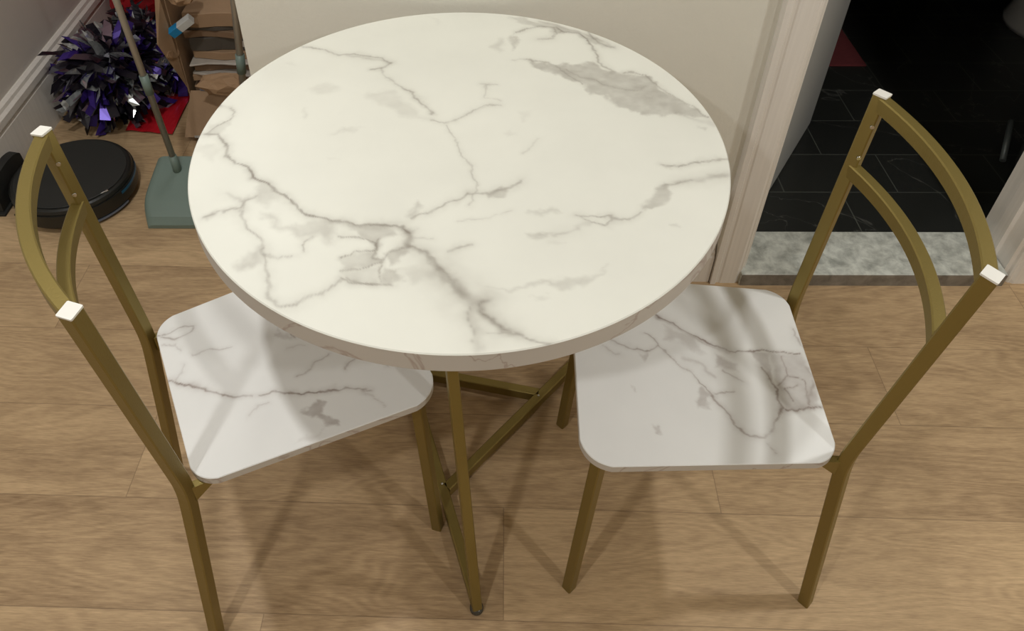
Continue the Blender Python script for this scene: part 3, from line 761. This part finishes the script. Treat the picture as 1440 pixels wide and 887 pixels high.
pompom((-.965, 2.225, .100), .098, 240, 'dark foil pom-pom behind the dustpan pole, beside the open cardboard box', 2, (.46, .28, .16, .10))
pompom((-1.150, 2.350, .125), .125, 300, 'silver and mauve foil pom-pom at the back of the heap, against the red bag', 5, (.42, .14, .24, .20))

# ------------------------------------------------------------------ red bag (slouched, crinkled)
def crumple(bm, amp, sc, seed=0):
    from mathutils import noise
    for v in bm.verts:
        o = Vector((seed*3.1, seed*1.7, 0)); v.co += noise.noise_vector(v.co*sc+o)*amp
bm = bmesh.new()
N = 26
def sheet(f, nu, nv, bm):
    g = [[bm.verts.new(f(i/nu, j/nv)) for j in range(nv+1)] for i in range(nu+1)]
    for i in range(nu):
        for j in range(nv): bm.faces.new((g[i][j], g[i+1][j], g[i+1][j+1], g[i][j+1]))
def bagf(u, v):   # closed tube of a slouching sack standing behind the pom-poms
    a = 2*PI*u; w = .20-.03*v; d = .085-.01*v
    ca, sa = math.cos(a), math.sin(a)
    return Vector((-1.115+w*.9*math.copysign(abs(ca)**.55, ca), 2.585+d*math.copysign(abs(sa)**.55, sa), .004+.85*v))
sheet(bagf, 44, 30, bm); bmesh.ops.remove_doubles(bm, verts=bm.verts, dist=.0005)
from mathutils import noise as _nz
for v in bm.verts:
    if v.co.z > .01:
        k = abs(_nz.noise(v.co*9))*.06+abs(_nz.noise(v.co*22))*.02
        v.co += Vector((0, -1, 0))*k+_nz.noise_vector(v.co*7)*.012
o = obj('red_bag', bm, M['red'], smooth=False); md = o.modifiers.new('thickness', 'SOLIDIFY'); md.thickness = .0015
tag(o, 'crinkled bright red plastic bag standing behind the pom-poms', 'bag')
bm = bmesh.new()
def flapf(u, v): return Vector((-1.09+.150*u, 1.962+.02*(1-u)+.22*v, .0035+.004*abs(math.sin(9*u+4*v))))
sheet(flapf, 16, 12, bm); o = obj('red_plastic_sheet', bm, M['red']); md = o.modifiers.new('thickness', 'SOLIDIFY'); md.thickness = .0015
tag(o, 'flat red plastic sheet on the floor sticking out under the pom-poms', 'sheet')

# ------------------------------------------------------------------ open cardboard box with recycling
bx = thing('cardboard_box', 'open brown cardboard box full of flattened packaging, behind the table', 'box', (-.72, 2.15, 0))
X0, X1, Y0, Y1 = -.155, .215, -.14, .20
w = .005
obj('side_panel', bevelled_box(X0, X0+w, Y0, Y1, 0, .56, .001), M['card'], bx)
obj('side_panel', bevelled_box(X1-w, X1, Y0, Y1, 0, .56, .001), M['card'], bx)
obj('back_panel', bevelled_box(X0+w, X1-w, Y1-w, Y1, 0, .56, .001), M['card'], bx)
obj('front_panel', bevelled_box(X0+w, X1-w, Y0, Y0+w, 0, .125, .001), M['card_d'], bx)
obj('bottom', bevelled_box(X0+w, X1-w, Y0+w, Y1-w, 0, w, .001), M['card_d'], bx)
def panel(P, t=.004):
    """flat board from 3-D corner points"""
    bm = bmesh.new(); P = [Vector(p) for p in P]; n = (P[1]-P[0]).cross(P[2]-P[0]).normalized()*t
    A = [bm.verts.new(p) for p in P]; B = [bm.verts.new(p+n) for p in P]
    bm.faces.new(A); bm.faces.new(B[::-1])
    for i in range(len(P)): bm.faces.new((A[i], A[(i+1) % len(P)], B[(i+1) % len(P)], B[i]))
    return bm
fl = obj('front_flap', panel([(X0+.008, Y0, .135), (X1-.03, Y0, .135), (X1-.03, Y0-.085, .022), (X0-.012, Y0-.085, .022)]), M['card'], bx); fl['label'] = 'brown flap folded down at the front'
obj('side_flap', panel([(X0+.002, Y0, .145), (-.180, -.195, .325), (-.150, -.170, .455), (X0+.002, Y0, .545)]), M['card'], bx)['label'] = 'brown flap swung out on the left'
obj('tape', panel([(X0+.02, Y0-.0875, .0225), (X0+.105, Y0-.0875, .0225), (X0+.105, Y0-.0875, .030), (X0+.02, Y0-.0875, .030)], .001), M['label_white'], fl)
# contents: sheets stacked on one another
cx, cy = -.72+.032, 2.15+.03
lay = [
 ('cardboard_piece', 'card_d', .128, -.004, 0, 'thick brown cardboard at the bottom of the box stack', 'cardboard'),
 ('magazine', 'paper_b', .010, -.035, .22, 'blue printed magazine low in the box, sticking out to the left', 'magazine'),
 ('paper_sheet', 'paper_p', .008, -.028, -.12, 'pinkish printed leaflet lying just above the blue magazine', 'paper'),
 ('flattened_box', 'card', .022, -.012, .05, 'flattened brown box above the pink leaflet', 'cardboard'),
 ('envelope', 'paper_w', .008, -.040, -.18, 'pale grey envelope sticking out mid-stack in the box', 'envelope'),
 ('flattened_box', 'card_d', .030, -.005, .08, 'dark brown flattened box above the pale envelope', 'cardboard'),
 ('paper_sheet', 'paper_w', .006, -.030, .10, 'thin pale sheet between two brown boxes in the upper stack', 'paper'),
 ('flattened_box', 'card', .026, -.012, -.06, 'mid brown flattened box in the upper part of the stack', 'cardboard'),
 ('flattened_box', 'paper_g', .044, -.002, .03, 'dark grey flattened carton with a pale label near the top of the stack', 'cardboard'),
 ('flattened_box', 'card_d', .022, -.010, -.05, 'brown flattened box resting on the dark grey carton', 'cardboard'),
 ('flattened_box', 'paper_g', .014, -.004, .04, 'thin dark carton second from the top of the stack', 'cardboard'),
 ('flattened_box', 'card', .045, -.016, -.02, 'light brown flattened box on top of the stack', 'cardboard'),
]
z = w+.001
for i, (nm, mt, th, dy, rot, lab, cat) in enumerate(lay):
    hx = .168-.006*(i % 3); hy = .125
    bmx = bevelled_box(-hx, hx, -hy, hy, 0, th, min(.002, th*.3), 1)
    bmesh.ops.subdivide_edges(bmx, edges=[e for e in bmx.edges if e.calc_length() > .1], cuts=6, use_grid_fill=True)
    for v in bmx.verts: v.co.y += .006*math.sin(v.co.x*40+i*2)*(1 if v.co.y < 0 else 0)
    rot_ = rot*.45
    o = obj(nm, bmx, M[mt], loc=(cx+.004*((i*7) % 5-2), cy+dy*.9-.008, z)); o.rotation_euler = (0, 0, rot_)
    tag(o, lab, cat, 'packaging stacked inside the cardboard box')
    if mt == 'paper_g' and th > .03:
        obj('label', bevelled_box(-.02, .045, -hy-.003, -hy+.004, th*.3, th*.75, .0005), M['paper_w'], o)
    z += th+.0012
    if i == 0: z += .0
# crumpled kraft paper in front of the stack
def crumple_ball(name, loc, rx, ry, rz_, mat, seed):
    r = random.Random(int(seed*10)); bm = bmesh.new(); bmesh.ops.create_icosphere(bm, subdivisions=2, radius=1)
    for v in bm.verts:
        d = v.co.normalized(); k = r.uniform(.72, 1.18)
        d = (d+Vector((r.uniform(-.12, .12), r.uniform(-.12, .12), r.uniform(-.12, .12)))).normalized()
        v.co = Vector((d.x*rx*k, d.y*ry*k, d.z*rz_*k))
    bmesh.ops.subdivide_edges(bm, edges=list(bm.edges), cuts=2, use_grid_fill=True)
    for v in bm.verts: v.co *= 1+r.uniform(-.025, .025)
    return obj(name, bm, mat, loc=loc)
o = crumple_ball('crumpled_paper', (-.742, 1.950, .196), .072, .032, .040, M['kraft'], 3.3); tag(o, 'crumpled brown kraft paper on the front flap, lower right of the box', 'paper')
o = crumple_ball('crumpled_paper', (-.820, 2.01, .452), .036, .04, .030, M['kraft'], 8.1); tag(o, 'crumpled kraft paper at the upper left of the box, above the blue carton', 'paper')
o = crumple_ball('crumpled_paper', (-.888, 2.005, .275), .018, .035, .024, M['kraft'], 1.7); tag(o, 'small wad of kraft paper on the left flap of the box', 'paper')
ct = thing('small_carton', 'small blue and white carton lying tilted at the upper left of the cardboard box', 'carton', (-.834, 1.985, .368))
ct.rotation_euler = (.2, math.radians(-34), .15); ct.scale = (.8, .8, .8)
obj('carton_body', bevelled_box(-.008, .050, -.016, .016, -.014, .014, .0015), M['label_white'], ct)
obj('carton_end', bevelled_box(-.046, -.0085, -.0162, .0162, -.0145, .0145, .0015), M['label_blue'], ct)['label'] = 'bright blue end of the carton'

# ------------------------------------------------------------------ bathroom things
bm = bevelled_box(.98, 1.335, 2.345, 2.90, .0125, .020, .003); o = obj('bath_mat', bm, M['mat_red']); tag(o, 'dark red mat on the black bathroom floor', 'mat')
tl = thing('toilet', 'pale rounded porcelain fixture at the right edge of the dark bathroom', 'toilet', (2.07, 2.62, .012))
bm = lathe([(0, 0), (.11, 0), (.115, .02), (.10, .08), (.115, .17), (.16, .30), (.185, .37), (.185, .385), (.13, .39), (.11, .34), (0, .25)], 48)
for v in bm.verts: v.co.y *= 1.25
obj('bowl', bm, M['porcelain'], tl, smooth=True)
bm = lathe([(.115, .386), (.19, .386), (.192, .40), (.12, .402), (.115, .386)], 48)
for v in bm.verts: v.co.y *= 1.25
obj('seat_ring', bm, M['porcelain'], tl, smooth=True)
obj('tank', bevelled_box(-.19, .19, .245, .42, .36, .72, .015, 3), M['porcelain'], tl)
fr = thing('folded_rack', 'dark folded metal rack leaning inside the doorway on the right', 'rack', (1.62, 1.80, .012))
obj('tube', rod((-.085, .02, .012), (-.03, .13, .075), .009), M['rug_grey'], fr)
obj('tube', rod((-.05, -.0, .008), (.11, .24, .20), .009), M['black_matte'], fr)
obj('tube', rod((.0, -.03, .008), (.20, .22, .24), .009), M['black_matte'], fr)
obj('joint', lathe([(0, 0), (.012, 0), (.012, .012), (0, .014)], 16, centre=(-.005, -.02, .010)), M['paper_p'], fr)

# ------------------------------------------------------------------ lights: four recessed ceiling lamps, plus one added alcove fill
def lamp(x, y, w, col=LCOL, r=.047):
    l = bpy.data.lights.new('ceiling_or_fill_lamp', 'AREA'); l.shape = 'DISK'; l.size = 2*r; l.energy = w; l.color = col; l.spread = math.radians(170)
    o = bpy.data.objects.new('ceiling_or_fill_lamp', l); C.objects.link(o); o.location = (x, y, CEIL-.03)
for L in LAMPS: lamp(*L)
lamp(-.80, 2.15, ALCOVE_FILL, LCOL, .10)  # weak fill light added only to brighten the alcove
wd = bpy.data.worlds.new('world'); bpy.context.scene.world = wd; wd.use_nodes = True
wd.node_tree.nodes['Background'].inputs[0].default_value = (1, .95, .88, 1); wd.node_tree.nodes['Background'].inputs[1].default_value = .0

# ------------------------------------------------------------------ camera
cd = bpy.data.cameras.new('camera'); cam = bpy.data.objects.new('camera', cd); C.objects.link(cam)
F, TH, RO, H, CYP, CXP = 1124.827, math.radians(39.867), math.radians(.145), 1.49378, 242.496, 671.713
cd.sensor_fit = 'HORIZONTAL'; cd.sensor_width = 36; cd.lens = F*36/1440
cd.shift_x = (720-CXP)/1440; cd.shift_y = (CYP-443.5)/1440
fw = Vector((0, math.cos(TH), -math.sin(TH))); rt = Vector((1, 0, 0)); up = rt.cross(fw)
r2 = rt*math.cos(RO)+up*math.sin(RO); u2 = -rt*math.sin(RO)+up*math.cos(RO)
m = Matrix((r2, u2, -fw)).transposed().to_4x4(); m.translation = (0, 0, H); cam.matrix_world = m
cd.clip_start = .01
sc = bpy.context.scene; sc.camera = cam
sc.view_settings.view_transform = 'Standard'; sc.view_settings.look = 'None'; sc.view_settings.gamma = 1; sc.view_settings.use_curve_mapping = False
sc.view_settings.exposure = EXPO
